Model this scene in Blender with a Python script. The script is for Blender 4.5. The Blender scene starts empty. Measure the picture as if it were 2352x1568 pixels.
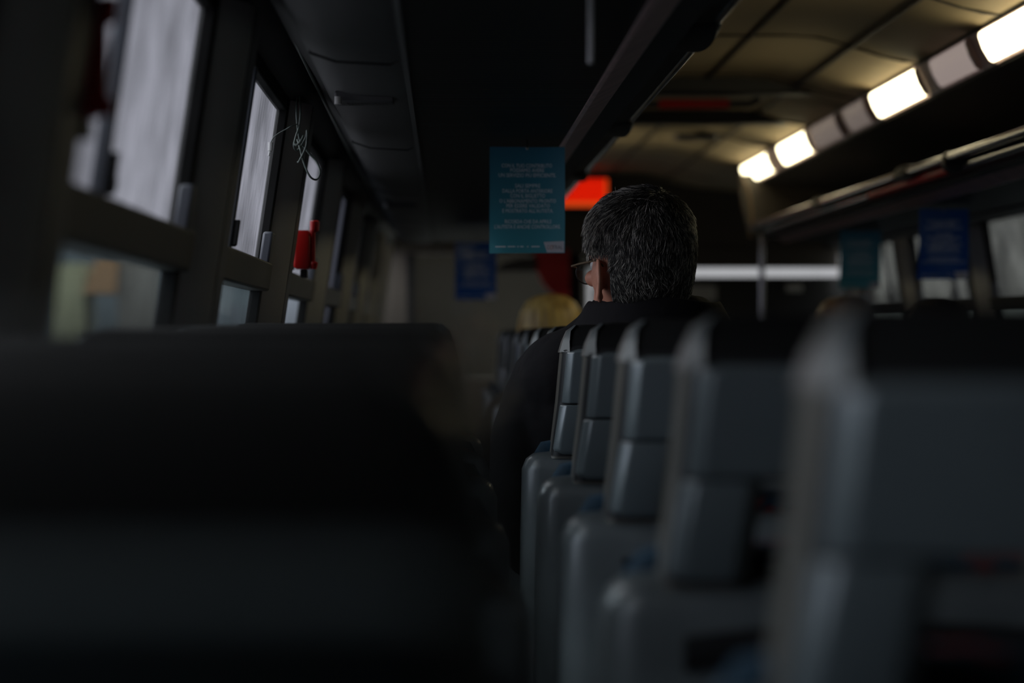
import bpy, bmesh, math, random
from mathutils import Vector, Matrix, noise
random.seed(7)
S = bpy.context.scene
COL = S.collection
CZ = 1.10            # eye height of the seated photographer above the floor
MID = 0.82           # centre line of the coach

# ------------------------------------------------------------------ camera, world, exposure
cam_d = bpy.data.cameras.new('camera'); cam = bpy.data.objects.new('camera', cam_d); COL.objects.link(cam)
cam.location = (0, 0, CZ); cam.rotation_euler = (math.pi/2, 0, 0)
cam_d.sensor_width = 36; cam_d.lens = 80.66
cam_d.shift_x = 154/2352; cam_d.shift_y = -16/2352
cam_d.clip_start = 0.02; cam_d.clip_end = 400
cam_d.dof.use_dof = True; cam_d.dof.focus_distance = 3.88; cam_d.dof.aperture_fstop = 2.9
cam_d.dof.aperture_blades = 0
S.camera = cam
S.view_settings.view_transform = 'Standard'; S.view_settings.look = 'None'
S.view_settings.gamma = 1; S.view_settings.exposure = 0.0; S.view_settings.use_curve_mapping = False
W = bpy.data.worlds.new('world'); S.world = W; W.use_nodes = True
wn = W.node_tree.nodes; wl = W.node_tree.links
bg = wn['Background']; bg.inputs[1].default_value = 1.0
tc = wn.new('ShaderNodeTexCoord'); nz = wn.new('ShaderNodeTexNoise'); nz.inputs['Scale'].default_value = 1.6
nz.inputs['Detail'].default_value = 4
cr = wn.new('ShaderNodeValToRGB')
cr.color_ramp.elements[0].position = .3; cr.color_ramp.elements[0].color = (.38, .385, .45, 1)
cr.color_ramp.elements[1].position = .75; cr.color_ramp.elements[1].color = (.60, .61, .68, 1)
wl.new(tc.outputs['Generated'], nz.inputs['Vector']); wl.new(nz.outputs['Fac'], cr.inputs['Fac']); mxc_ = wn.new('ShaderNodeMixRGB'); wl.new(cr.outputs['Color'], mxc_.inputs[1]); mxc_.inputs[2].default_value = (.42, .445, .45, 1); wl.new(mxc_.outputs[0], bg.inputs[0])
# overcast sky: much brighter overhead than near the skyline
sx_ = wn.new('ShaderNodeSeparateXYZ'); wl.new(tc.outputs['Generated'], sx_.inputs[0])
mr_ = wn.new('ShaderNodeMapRange'); mr_.interpolation_type = 'SMOOTHSTEP'
for k_, v_ in (('From Min', .14), ('From Max', .50), ('To Min', 1.0), ('To Max', 6.0)): mr_.inputs[k_].default_value = v_
wl.new(sx_.outputs['Z'], mr_.inputs['Value']); mx3_ = wn.new('ShaderNodeMapRange'); mx3_.interpolation_type = 'SMOOTHSTEP'
for k_, v_ in (('From Min', -.30), ('From Max', -.92), ('To Min', 0.0), ('To Max', 8.0)): mx3_.inputs[k_].default_value = v_  # extra sky glow added on the left to light the seat edges
wl.new(sx_.outputs['X'], mx3_.inputs['Value'])
ad_ = wn.new('ShaderNodeMath'); ad_.operation = 'ADD'; wl.new(mr_.outputs[0], ad_.inputs[0]); wl.new(mx3_.outputs[0], ad_.inputs[1]); wl.new(ad_.outputs[0], bg.inputs[1])
mr2_ = wn.new('ShaderNodeMapRange'); mr2_.inputs['From Min'].default_value = .14; mr2_.inputs['From Max'].default_value = .4
wl.new(sx_.outputs['Z'], mr2_.inputs['Value']); wl.new(mr2_.outputs[0], mxc_.inputs[0])

# ------------------------------------------------------------------ materials
def mat(name, col, rough=.6, metal=0., spec=.5, bump=0., bscale=80., var=0., vscale=6., coat=0., stretch=None):
    m = bpy.data.materials.new(name); m.use_nodes = True
    n = m.node_tree.nodes; l = m.node_tree.links; b = n['Principled BSDF']
    b.inputs['Roughness'].default_value = rough; b.inputs['Metallic'].default_value = metal
    b.inputs['Specular IOR Level'].default_value = spec; b.inputs['Coat Weight'].default_value = coat; b.inputs['Coat Roughness'].default_value = .22
    tc = n.new('ShaderNodeTexCoord'); mp = n.new('ShaderNodeMapping')
    if stretch: mp.inputs['Scale'].default_value = stretch
    l.new(tc.outputs['Object'], mp.inputs['Vector'])
    nt = n.new('ShaderNodeTexNoise'); nt.inputs['Scale'].default_value = vscale; nt.inputs['Detail'].default_value = 5
    l.new(mp.outputs[0], nt.inputs['Vector'])
    r = n.new('ShaderNodeValToRGB'); c = list(col)
    v = max(var, .06)
    r.color_ramp.elements[0].position = .3; r.color_ramp.elements[0].color = [x*(1-v) for x in c]+[1]
    r.color_ramp.elements[1].position = .7; r.color_ramp.elements[1].color = [min(1, x*(1+v)) for x in c]+[1]
    l.new(nt.outputs['Fac'], r.inputs['Fac']); l.new(r.outputs['Color'], b.inputs['Base Color'])
    if bump:
        n2 = n.new('ShaderNodeTexNoise'); n2.inputs['Scale'].default_value = bscale; n2.inputs['Detail'].default_value = 3
        l.new(mp.outputs[0], n2.inputs['Vector'])
        bp = n.new('ShaderNodeBump'); bp.inputs['Strength'].default_value = bump; bp.inputs['Distance'].default_value = .01
        l.new(n2.outputs['Fac'], bp.inputs['Height']); l.new(bp.outputs[0], b.inputs['Normal'])
    return m
def emis(name, col, s):
    m = bpy.data.materials.new(name); m.use_nodes = True; n = m.node_tree.nodes; l = m.node_tree.links
    b = n['Principled BSDF']; b.inputs['Base Color'].default_value = [c*.6 for c in col]+[1]
    b.inputs['Emission Color'].default_value = list(col)+[1]; b.inputs['Emission Strength'].default_value = s
    return m
M = {}
M['shell'] = mat('grey_seat_plastic', (.125, .148, .156), .3, coat=1., bump=.0, bscale=300, var=.1)
M['lowshell'] = mat('worn_grey_seat_plastic', (.13, .145, .15), .40, coat=.5, var=.25, vscale=9)
M['shell_frame'] = mat('dark_grey_seat_plastic', (.17, .158, .135), .33, coat=.6, bump=.0, bscale=300, var=.15)
M['facet'] = mat('facet_plastic', (.085, .096, .10), .5, coat=.3)
M['cap'] = mat('black_seat_vinyl', (.010, .010, .010), .6, spec=.25, bump=.05, bscale=200)
M['black'] = mat('black_plastic', (.012, .012, .013), .5)
M['rubber'] = mat('black_rubber', (.008, .008, .008), .8, spec=.15)
M['pillar'] = mat('pillar_fabric', (.38, .375, .355), .8, bump=.1, bscale=250)
M['wall'] = mat('wall_panel', (.045, .044, .042), .75, bump=.05)
M['rail'] = mat('window_rail_brown', (.030, .028, .022), .55)
M['coving'] = mat('coving_dark', (.02, .02, .021), .7, bump=.1, bscale=30)
M['rackpanel'] = mat('rack_grey_panel', (.055, .055, .056), .6, bump=.05, bscale=150, var=.08)
M['ceil'] = mat('ceiling_vinyl', (.34, .265, .155), .75, bump=.08, bscale=40, var=.1, vscale=3)
M['seam'] = mat('ceiling_seam', (.05, .04, .03), .7)
M['metal'] = mat('brushed_aluminium_pink_glow', (.85, .62, .62), .42, metal=1, var=.15, vscale=3, stretch=(1, 6, 1))  # pink tint stands for red light reflected in the aluminium lip
M['tube'] = mat('polished_tube', (.55, .52, .50), .18, metal=1)
M['darktube'] = mat('tube_shade_copy', (.05, .048, .045), .25, metal=.6)  # same tube darkened for the left rail, seen from its shaded underside
M['valance'] = mat('valance_ribbed', (.60, .44, .43), .4, var=.3, vscale=4, stretch=(1, 9, 1))
M['diffoff'] = mat('unlit_diffuser', (.62, .56, .54), .35)
M['dim'] = emis('unlit_diffuser_sheen', (.62, .50, .46), .42)  # unlit cover; its glow stands in for reflected window light
M['dim2'] = emis('unlit_diffuser_weak_sheen', (.62, .50, .45), .20)  # another unlit cover, weaker glow in place of reflected window light
M['lamp'] = emis('lit_diffuser', (1., .90, .58), 6.0)
M['redsign'] = emis('red_backlit', (1., .012, .0), .62)
M['redsign2'] = emis('orange_backlit', (1., .09, .01), .62)
M['red'] = mat('red_plastic', (.55, .012, .01), .35)
M['redglint'] = mat('painted_red_reflection', (1., .03, .03), .45)  # red reflection on the right rail put into the colour
M['darkred'] = mat('red_cloth', (.30, .008, .006), .8)
M['floor'] = mat('floor_vinyl', (.035, .032, .03), .6, var=.3, vscale=30)
M['bluefab'] = mat('seat_fabric_blue', (.006, .028, .050), .95, bump=.2, bscale=500, var=.5, vscale=25)
M['brown'] = mat('brown_panel', (.045, .036, .027), .6)
M['brownedge'] = mat('brown_edge_trim', (.14, .095, .055), .5)
M['white'] = mat('white_plastic', (.55, .55, .55), .4)
M['cable'] = mat('green_grey_cable', (.07, .09, .08), .5)
M['bracket'] = mat('blue_grey_plastic', (.05, .055, .07), .45)
M['skin'] = mat('skin', (.62, .27, .18), .5, bump=.06, bscale=220, var=.12, vscale=25)
M['jacket'] = mat('black_jacket', (.012, .011, .0125), .85, spec=.15, bump=.6, bscale=14, var=.2)
M['trousers'] = mat('dark_trousers', (.015, .016, .02), .9)
M['blazer2'] = mat('brown_coat', (.04, .03, .02), .9)
M['glass_lens'] = None
def fabric():
    m = M['bluefab']; r = [n for n in m.node_tree.nodes if n.type == 'VALTORGB'][0].color_ramp
    e = r.elements.new(.59); e.color = (.012, .045, .08, 1); e = r.elements.new(.60); e.color = (.28, .012, .012, 1)
    r.elements[-1].color = (.20, .01, .01, 1)
fabric()
def ribbed():
    m = mat('ribbed_underside', (.004, .004, .004), .5, spec=.2)
    n = m.node_tree.nodes; l = m.node_tree.links; b = n['Principled BSDF']
    tc = n.new('ShaderNodeTexCoord'); wv = n.new('ShaderNodeTexWave'); wv.bands_direction = 'Y'; wv.inputs['Scale'].default_value = 12.6
    l.new(tc.outputs['Object'], wv.inputs['Vector'])
    bp = n.new('ShaderNodeBump'); bp.inputs['Strength'].default_value = 1; bp.inputs['Distance'].default_value = .006
    l.new(wv.outputs['Fac'], bp.inputs['Height']); l.new(bp.outputs[0], b.inputs['Normal'])
    return m
M['ribbed'] = ribbed()
def glassmat(name, tint, wet, streak, fog=.03):
    m = bpy.data.materials.new(name); m.use_nodes = True; n = m.node_tree.nodes; l = m.node_tree.links
    for x in list(n):
        if x.type != 'OUTPUT_MATERIAL': n.remove(x)
    out = [x for x in n if x.type == 'OUTPUT_MATERIAL'][0]
    tr = n.new('ShaderNodeBsdfTransparent'); tr.inputs[0].default_value = list(tint)+[1]
    dk = n.new('ShaderNodeBsdfTransparent'); dk.inputs[0].default_value = [t*wet for t in tint]+[1]
    tc = n.new('ShaderNodeTexCoord'); mp = n.new('ShaderNodeMapping'); mp.inputs['Scale'].default_value = (1, 1, streak)
    nt = n.new('ShaderNodeTexNoise'); nt.inputs['Scale'].default_value = 85; nt.inputs['Detail'].default_value = 8; nt.inputs['Roughness'].default_value = .65; nt.inputs['Distortion'].default_value = .2
    l.new(tc.outputs['Object'], mp.inputs[0]); l.new(mp.outputs[0], nt.inputs['Vector'])
    n2 = n.new('ShaderNodeTexNoise'); n2.inputs['Scale'].default_value = 5; n2.inputs['Detail'].default_value = 3
    l.new(tc.outputs['Object'], n2.inputs['Vector'])
    mul = n.new('ShaderNodeMath'); mul.operation = 'ADD'; l.new(nt.outputs['Fac'], mul.inputs[0]); l.new(n2.outputs['Fac'], mul.inputs[1])
    r = n.new('ShaderNodeValToRGB'); r.color_ramp.elements[0].position = .34; r.color_ramp.elements[1].position = .70
    hf = n.new('ShaderNodeMath'); hf.operation = 'MULTIPLY'; hf.inputs[1].default_value = .5; l.new(mul.outputs[0], hf.inputs[0]); l.new(hf.outputs[0], r.inputs['Fac'])
    mx = n.new('ShaderNodeMixShader'); l.new(r.outputs['Color'], mx.inputs[0]); l.new(tr.outputs[0], mx.inputs[1]); l.new(dk.outputs[0], mx.inputs[2])
    tl = n.new('ShaderNodeBsdfTranslucent'); tl.inputs[0].default_value = (.7, .7, .72, 1)
    m2 = n.new('ShaderNodeMixShader'); m2.inputs[0].default_value = fog; l.new(mx.outputs[0], m2.inputs[1]); l.new(tl.outputs[0], m2.inputs[2])
    gl = n.new('ShaderNodeBsdfGlossy'); gl.inputs['Roughness'].default_value = .05
    m3 = n.new('ShaderNodeMixShader'); m3.inputs[0].default_value = .04; l.new(m2.outputs[0], m3.inputs[1]); l.new(gl.outputs[0], m3.inputs[2])
    l.new(m3.outputs[0], out.inputs[0]); return m
M['glass'] = glassmat('rain_streaked_glass', (.86, .86, .88), .36, .10)
M['glass_low'] = glassmat('clear_dirty_glass', (.74, .79, .81), .8, .1, .004)
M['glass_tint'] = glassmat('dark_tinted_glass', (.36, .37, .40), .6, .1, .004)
M['windscreen'] = glassmat('windscreen_glass', (.97, .97, .93), .95, .1, .004)
M['glass_lens'] = glassmat('spectacle_lens', (.8, .82, .82), .9, 1, .0)

# ------------------------------------------------------------------ mesh helpers
class MB:
    def __init__(s): s.v = []; s.f = []
    def add(s, vs, fs):
        o = len(s.v); s.v += [tuple(p) for p in vs]; s.f += [tuple(i+o for i in f) for f in fs]; return s
    def hexa(s, p):      # 8 corner points, bottom loop then top loop
        return s.add(p, [(3, 2, 1, 0), (4, 5, 6, 7), (0, 1, 5, 4), (1, 2, 6, 5), (2, 3, 7, 6), (3, 0, 4, 7)])
    def box(s, x0, x1, y0, y1, z0, z1):
        return s.hexa([(x0, y0, z0), (x1, y0, z0), (x1, y1, z0), (x0, y1, z0), (x0, y0, z1), (x1, y0, z1), (x1, y1, z1), (x0, y1, z1)])
    def loft(s, rings, cap=True):
        n = len(rings[0]); vs = [p for r in rings for p in r]; fs = []
        for i in range(len(rings)-1):
            for j in range(n):
                k = (j+1) % n; fs.append((i*n+j, i*n+k, (i+1)*n+k, (i+1)*n+j))
        if cap: fs.append(tuple(range(n-1, -1, -1))); fs.append(tuple((len(rings)-1)*n+j for j in range(n)))
        return s.add(vs, fs)
    def tube(s, pts, rad, n=10):
        pts = [Vector(p) for p in pts]; rs = rad if isinstance(rad, (list, tuple)) else [rad]*len(pts); rings = []
        up = None
        for i, p in enumerate(pts):
            t = (pts[min(i+1, len(pts)-1)]-pts[max(i-1, 0)]).normalized()
            if up is None: up = Vector((0, 0, 1)) if abs(t.z) < .9 else Vector((1, 0, 0))
            a = t.cross(up).normalized(); b = a.cross(t).normalized(); up = b
            rings.append([p+(a*math.cos(q)+b*math.sin(q))*rs[i] for q in [2*math.pi*k/n for k in range(n)]])
        return s.loft(rings)
    def ell(s, c, r, n=20, m=12, rot=None):
        rings = []
        for i in range(1, m):
            th = math.pi*i/m
            ring = []
            for k in range(n):
                ph = 2*math.pi*k/n
                p = Vector((r[0]*math.sin(th)*math.cos(ph), r[1]*math.sin(th)*math.sin(ph), -r[2]*math.cos(th)))
                if rot: p = rot @ p
                ring.append(Vector(c)+p)
            rings.append(ring)
        return s.loft(rings)
    def prism(s, prof, y0, y1):   # closed (x,z) outline pushed along y
        return s.loft([[(x, y0, z) for x, z in prof], [(x, y1, z) for x, z in prof]])
    def build(s, name, m, parent=None, smooth=True, bevel=0, seg=2, angle=40):
        me = bpy.data.meshes.new(name); me.from_pydata(s.v, [], s.f); me.validate()
        bm = bmesh.new(); bm.from_mesh(me); bmesh.ops.recalc_face_normals(bm, faces=bm.faces); bm.to_mesh(me); bm.free()
        o = bpy.data.objects.new(name, me); COL.objects.link(o)
        if m: me.materials.append(m)
        if parent: o.parent = parent
        if bevel:
            b = o.modifiers.new('bevel', 'BEVEL'); b.width = bevel; b.segments = seg; b.limit_method = 'ANGLE'; b.angle_limit = math.radians(35)
        if smooth:
            for p in me.polygons: p.use_smooth = True
            try: me.set_sharp_from_angle(angle=math.radians(angle))
            except Exception: pass
        return o
def tag(o, label=None, cat=None, group=None, kind=None):
    if label: o['label'] = label
    if cat: o['category'] = cat
    if group: o['group'] = group
    if kind: o['kind'] = kind
    return o
def empty(name, loc, label, cat, group=None):
    o = bpy.data.objects.new(name, None); COL.objects.link(o); o.location = loc; o.empty_display_size = .05
    return tag(o, label, cat, group)
def struct(o): o['kind'] = 'structure'; return o
def kids(o): return [c for c in bpy.data.objects if c.parent == o]
def dup(o, parent=None):
    c = o.copy(); COL.objects.link(c)
    if parent: c.parent = parent
    for k in kids(o): dup(k, c)
    return c
def rr(hw, y0, y1, r, cx=0, n=5):
    pts = []; r = min(r, hw*.99, abs(y1-y0)*.49)
    for (sx, yy, a0) in ((1, y1, 0), (-1, y1, 90), (-1, y0, 180), (1, y0, 270)):
        ccx = cx+sx*(hw-r); ccy = yy-r if yy == y1 else yy+r
        for i in range(n):
            a = math.radians(a0+90*i/(n-1)); pts.append((ccx+r*math.cos(a), ccy+r*math.sin(a)))
    return pts
def rings(sl, n=5):   # slices (z, hw, y0, y1, r[, cx])
    return [[(x, y, s[0]) for x, y in rr(s[1], s[2], s[3], s[4], s[5] if len(s) > 5 else 0, n)] for s in sl]
def smoothst(a, b, x):
    t = max(0, min(1, (x-a)/(b-a))); return t*t*(3-2*t)

YB, YF = -1.0, 11.4      # rear and front ends of the saloon
# wall plane: inclined inwards towards the roof
def LX(z): return -.352+.147*z
def side(sgn, x): return x if sgn < 0 else 2*MID-x
def wbox(mb, sgn, y0, y1, z0, z1, o0, o1):
    p = []
    for z in (z0, z1):
        for (o, y) in ((o0, y0), (o1, y0), (o1, y1), (o0, y1)):
            p.append((side(sgn, LX(z)+o), y, CZ+z))
    mb.hexa(p)

# ------------------------------------------------------------------ setting
struct(MB().box(-.6, 2.24, YB-.1, YF+1.2, -.06, 0).build('floor', M['floor'], smooth=False))
arch = []
for i in range(25):
    x = -.24+2.12*i/24; u = abs(x-MID)
    z = .80 - .075*smoothst(.12, .46, u) if u < .46 else .725-.08*smoothst(.46, 1.06, u)
    arch.append((x, CZ+z))
ceiling = MB().prism(arch+[(x, z+.03) for x, z in arch[::-1]], YB, YF).build('ceiling', M['ceil'], angle=25)
struct(ceiling)
def arch_z(x):
    u = abs(x-MID); return CZ+(.80-.075*smoothst(.12, .46, u))
for i, X in enumerate((.55, .82, 1.09)):
    struct(MB().box(X-.005, X+.005, YB, YF, arch_z(X)-.004, arch_z(X)+.01).build('trim_%d' % (40+i), M['seam'], smooth=False))
yy = .6; q = 0
while yy < 11.2:
    mb = MB()
    for j in range(16):
        xa = .36+.92*j/16; xb = .36+.92*(j+1)/16
        mb.hexa([(xa, yy, arch_z(xa)-.004), (xb, yy, arch_z(xb)-.004), (xb, yy+.012, arch_z(xb)-.004), (xa, yy+.012, arch_z(xa)-.004),
                 (xa, yy, arch_z(xa)+.01), (xb, yy, arch_z(xb)+.01), (xb, yy+.012, arch_z(xb)+.01), (xa, yy+.012, arch_z(xa)+.01)])
    struct(mb.build('trim_%d' % (50+q), M['seam'], smooth=False)); q += 1; yy += .92
ZW0, ZW1 = -.30, .422
for sgn, nm in ((-1, 'left'), (1, 'right')):
    mb = MB()
    mb.box(*sorted((side(sgn, -.46), side(sgn, -.405))), YB, YF, 0, CZ+ZW0)      # below the windows
    mb.box(*sorted((side(sgn, -.46), side(sgn, LX(ZW0)-.002))), YB, YF, CZ+ZW0-.03, CZ+ZW0)
    wbox(mb, sgn, YB, .06, ZW0-.01, ZW1+.02, -.02, .02)      # unseen solid panel beside the last row, added to block rear light
    # header and coving up to the ceiling
    prof = [(side(sgn, x), CZ+z) for x, z in ((LX(ZW1)-.012, ZW1), (LX(ZW1)+.012, ZW1), (LX(ZW1)+.03, .435), (-.235, .475), (-.20, .56), (-.19, .70), (-.26, .70))]
    mb.prism(prof, YB, YF)
    struct(mb.build('wall_'+nm, M['coving'], angle=30))
struct(MB().box(-.5, 2.14, YB-.06, YB, 0, 1.95).build('wall_back', M['wall'], smooth=False))
# roof sides closing above the racks
for sgn, i in ((-1, 20), (1, 21)):
    struct(MB().prism([(side(sgn, x), CZ+z) for x, z in ((-.297, .43), (-.285, .43), (-.22, .86), (-.255, .86))], YB, YF).build('trim_%d' % i, M['wall'], smooth=False))

# pillars and windows
PY = [.06, 1.57, 2.85, 4.13, 5.50, 6.93, 8.22, 9.50, 10.75]
wi = 1
for sgn in (-1, 1):
    for i, y0 in enumerate(PY):
        pass
        mb = MB(); rg = []
        for z in (ZW0, 0, ZW1):
            X = LX(z)
            rg.append([(side(sgn, X-.008), y0, CZ+z), (side(sgn, X+.004), y0, CZ+z), (side(sgn, X+.016), y0+.012, CZ+z), (side(sgn, X+.043), y0+.085, CZ+z), (side(sgn, X+.045), y0+.105, CZ+z),
                       (side(sgn, X+.045), y0+.12, CZ+z), (side(sgn, X-.008), y0+.12, CZ+z)])
        mb.loft(rg); p = struct(mb.build('trim_%d' % (wi+100 if sgn > 0 else wi+60), M['pillar'], angle=60))
        mb = MB(); rg = []
        for z in (ZW0, 0, ZW1):
            X = LX(z)
            rg.append([(side(sgn, X-.008), y0+.12, CZ+z), (side(sgn, X+.046), y0+.12, CZ+z), (side(sgn, X+.046), y0+.21, CZ+z), (side(sgn, X+.03), y0+.235, CZ+z), (side(sgn, X-.008), y0+.25, CZ+z)])
        mb.loft(rg).build('curtain_channel', M['black'], p)
        if i+1 < len(PY):
            a, b = y0+.25, PY[i+1]
            mb = MB()
            wbox(mb, sgn, b-.035, b, ZW0, ZW1, -.008, .012); wbox(mb, sgn, a, a+.02, ZW0, ZW1, -.008, .012)
            wbox(mb, sgn, a, b, ZW1-.022, ZW1, -.008, .010); wbox(mb, sgn, a, b, ZW0, ZW0+.02, -.008, .010)
            w = struct(mb.build('window_%d' % wi, M['rubber'], bevel=.002)); wi += 1
            mb = MB(); wbox(mb, sgn, a, b, .078, .128, -.012, .024); mb.build('rail', M['rail'], w, bevel=.004)
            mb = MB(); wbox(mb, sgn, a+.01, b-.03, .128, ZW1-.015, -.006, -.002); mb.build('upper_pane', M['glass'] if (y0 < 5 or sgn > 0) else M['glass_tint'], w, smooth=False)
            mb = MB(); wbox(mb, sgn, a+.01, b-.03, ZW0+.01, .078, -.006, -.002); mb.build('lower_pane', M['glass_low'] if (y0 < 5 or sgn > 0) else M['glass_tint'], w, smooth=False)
            ym = a+.34*(b-a)
            mb = MB(); wbox(mb, sgn, ym-.02, ym, .128, ZW1-.02, -.002, .012); mu = mb.build('sliding_frame', M['bracket'], w, bevel=.002)
            mb = MB(); wbox(mb, sgn, ym-.005, ym+.028, .133, .155, .004, .016); wbox(mb, sgn, ym-.012, ym+.0, .133, .172, .004, .02)
            wbox(mb, sgn, ym+.028, ym+.05, .137, .151, .008, .014); mb.build('latch', M['black'], w, bevel=.002)
            mb = MB(); wbox(mb, sgn, b-.075, b-.022, .122, .182, .004, .022); mb.build('catch_block', M['bracket'], w, bevel=.004)

# front end: header, windscreen surround
mb = MB()
mb.box(-.5, 2.14, YF, YF+.08, CZ+.40, 2.0)
mb.box(-.5, -.17, YF, YF+.08, 0, CZ+.40); mb.box(1.97, 2.14, YF, YF+.08, 0, CZ+.40)
mb.box(-.17, 1.97, YF, YF+.08, 0, CZ-.22)
struct(mb.build('wall_front', M['brown'], smooth=False))
mb = MB(); mb.box(-.17, 1.97, YF+.03, YF+.034, CZ-.22, CZ+.40)
ws = MB(); ws.box(.60, .68, YF-.01, YF+.05, CZ-.22, CZ+.40); ws.box(-.19, -.15, YF-.02, YF+.05, CZ-.22, CZ+.4)
w = struct(ws.build('window_40', M['rubber'], smooth=False)); mb.build('windscreen_pane', M['windscreen'], w, smooth=False)
# sun blind pulled over the upper right of the windscreen
b = MB(); b.box(.70, 1.95, YF-.03, YF-.015, CZ+.330, CZ+.43).build('sun_blind', M['brown'], smooth=False, bevel=.003)
tag(bpy.data.objects['sun_blind'], 'brown roller blind pulled partly down over the right half of the windscreen', 'blind')
t = empty('driver_console', (1.35, YF-.1, CZ-.25), 'dark cabinet under the bright windscreen slit at the front right', 'console')
c = MB(); c.loft(rings([(-.0, .62, -.06, .05, .02), (.47, .62, -.06, .05, .02), (.532, .60, -.04, .05, .02)])).build('cabinet', M['black'], t)
MB().box(-.2, -.02, -.075, -.062, .415, .49).build('grey_display', M['pillar'], t, bevel=.003)
MB().box(.32, .40, -.072, -.062, .46, .495).build('small_plate', M['pillar'], t, bevel=.003)

# ------------------------------------------------------------------ luggage racks
def rack(sgn, name, label):
    sx = lambda x: side(sgn, x)
    root = empty(name, (sx(0), 4, CZ+.39), label, 'luggage rack')
    off = Vector(root.location)
    y1 = 9.45
    def bld(mb, nm, m, par=root, **k):
        mb.v = [tuple(Vector(p)-off) for p in mb.v]; o = mb.build(nm, m, par, **k); return o
    # ribbed dark underside
    bld(MB().prism([(sx(x), CZ+z) for x, z in ((-.062, .384), (.234, .384), (.234, .396), (-.062, .396))], YB+.02, y1), 'underside_panel', M['ribbed'], smooth=False)
    # grey service panel along the window side
    prof = [(sx(x), CZ+z) for x, z in ((-.060, .380), (-.075, .374), (-.150, .378), (-.185, .390), (-.200, .412), (-.205, .45), (-.15, .45), (-.060, .397))]
    sp = bld(MB().prism(prof, YB+.02, y1), 'service_panel', M['rackpanel'], angle=60)
    bld(MB().prism([(sx(x), CZ+z) for x, z in ((-.060, .379), (-.052, .377), (-.052, .385), (-.060, .385))], YB+.02, y1), 'edge_trim', M['rackpanel'])
    yq = 1.7
    while yq < 9:
        bld(MB().prism([(sx(x), CZ+z) for x, z in ((-.064, .3775), (-.076, .3715), (-.151, .3755), (-.188, .388), (-.188, .40), (-.15, .39), (-.064, .39))], yq, yq+.008), 'panel_joint', M['black'], sp)
        yq += 1.47
    yv = 3.62-2.94
    while yv < 9:
        v = MB()
        v.box(*sorted((sx(-.175), sx(-.080))), yv, yv+.05, CZ+.3655, CZ+.385)
        vo = bld(v, 'air_vent', M['rackpanel'], sp, bevel=.004)
        s_ = MB()
        for j in range(13):
            xx = -.155+j*.0055
            s_.box(*sorted((sx(xx), sx(xx+.0028))), yv+.006, yv+.038, CZ+.3648, CZ+.3662)
        for qv in range(len(s_.v)): s_.v[qv] = tuple(Vector(s_.v[qv])-off)
        s_.build('air_slot', M['black'], sp, smooth=False)
        kb = MB().tube([(sx(-.168), yv-.012, CZ+.374), (sx(-.168), yv-.012, CZ+.362)], .006)
        bld(kb, 'button', M['pillar'], sp)
        yv += 2.94
    # aluminium lip on the aisle side
    bld(MB().prism([(sx(x), CZ+z) for x, z in ((.234, .380), (.240, .379), (.331, .425), (.331, .432), (.322, .432), (.234, .392))], YB+.02, y1), 'front_lip', M['metal'], angle=30)
    # dark channel and slim top profile
    bld(MB().prism([(sx(x), CZ+z) for x, z in ((.326, .428), (.345, .432), (.376, .436), (.378, .446), (.340, .452), (.322, .45))], YB+.02, y1), 'channel', M['black'])
    bld(MB().tube([(sx(.380), YB+.02, CZ+.442), (sx(.380), y1-.02, CZ+.442)], .0115 if sgn > 0 else .009, 14), 'hand_rail', M['tube'] if sgn > 0 else M['darktube'])
    if sgn > 0:
        bld(MB().tube([(sx(.352), YB+.02, CZ+.421), (sx(.352), y1-.02, CZ+.421)], .0095, 14), 'lower_rail', M['tube'])
        bld(MB().tube([(sx(.352), 5.80, CZ+.421), (sx(.352), 6.95, CZ+.421)], .0103, 14), 'red_reflection_band', M['redglint'])  # streak of reflected red light, painted as a coloured band on the rail
        bld(MB().tube([(sx(.366), 5.72, CZ+.432), (sx(.366), 5.76, CZ+.432)], .030, 16), 'rail_clamp', M['black'])
    for yb in (1.85, 3.35, 4.85, 6.30, 7.75, 9.3):
        br = MB(); rg = []
        for j in range(9):
            a = math.pi*j/8; yy_ = yb-.16*math.cos(a); w_ = math.sin(a)*.024+.0015
            cx = .362; rg.append([(sx(cx-.035), yy_, CZ+.437-w_*.5), (sx(cx+.008+w_*.7), yy_, CZ+.437-w_*.6), (sx(cx+.014+w_*.8), yy_, CZ+.437), (sx(cx+.008+w_*.7), yy_, CZ+.437+w_), (sx(cx-.035), yy_, CZ+.437+w_)])
        br.loft(rg); bld(br, 'rail_bracket', M['black'])
    # floor of the rack and rear board, end panel
    bld(MB().prism([(sx(x), CZ+z) for x, z in ((-.235, .45), (-.18, .40), (.32, .40), (.32, .408), (-.18, .408), (-.235, .475))], YB+.02, y1), 'shelf', M['coving'], smooth=False)
    e = [(sx(.375), CZ+.40)]
    for j in range(11):
        a = math.pi/2*j/10; e.append((sx(.46-.085*math.cos(a)**.7 if False else .375+.05*math.sin(a)), CZ+.40+.26*j/10))
    e += [(sx(-.18), CZ+.68), (sx(-.2), CZ+.40)]
    bld(MB().prism(e, y1, y1+.05), 'end_panel', M['brown'], angle=60)
    pts = [(sx(.385-.02*math.sin(math.pi*j/12)+.03*(j/12)), y1-.01, CZ+.40+.25*j/12) for j in range(13)]
    bld(MB().tube(pts, .006, 8), 'end_trim', M['brownedge'])
    return root
rack(-1, 'luggage_rack', 'dark overhead luggage rack with ribbed underside running above the left window seats')
rack(1, 'luggage_rack', 'far luggage rack with shiny hand rail on the right side below the lit lamps')

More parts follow.
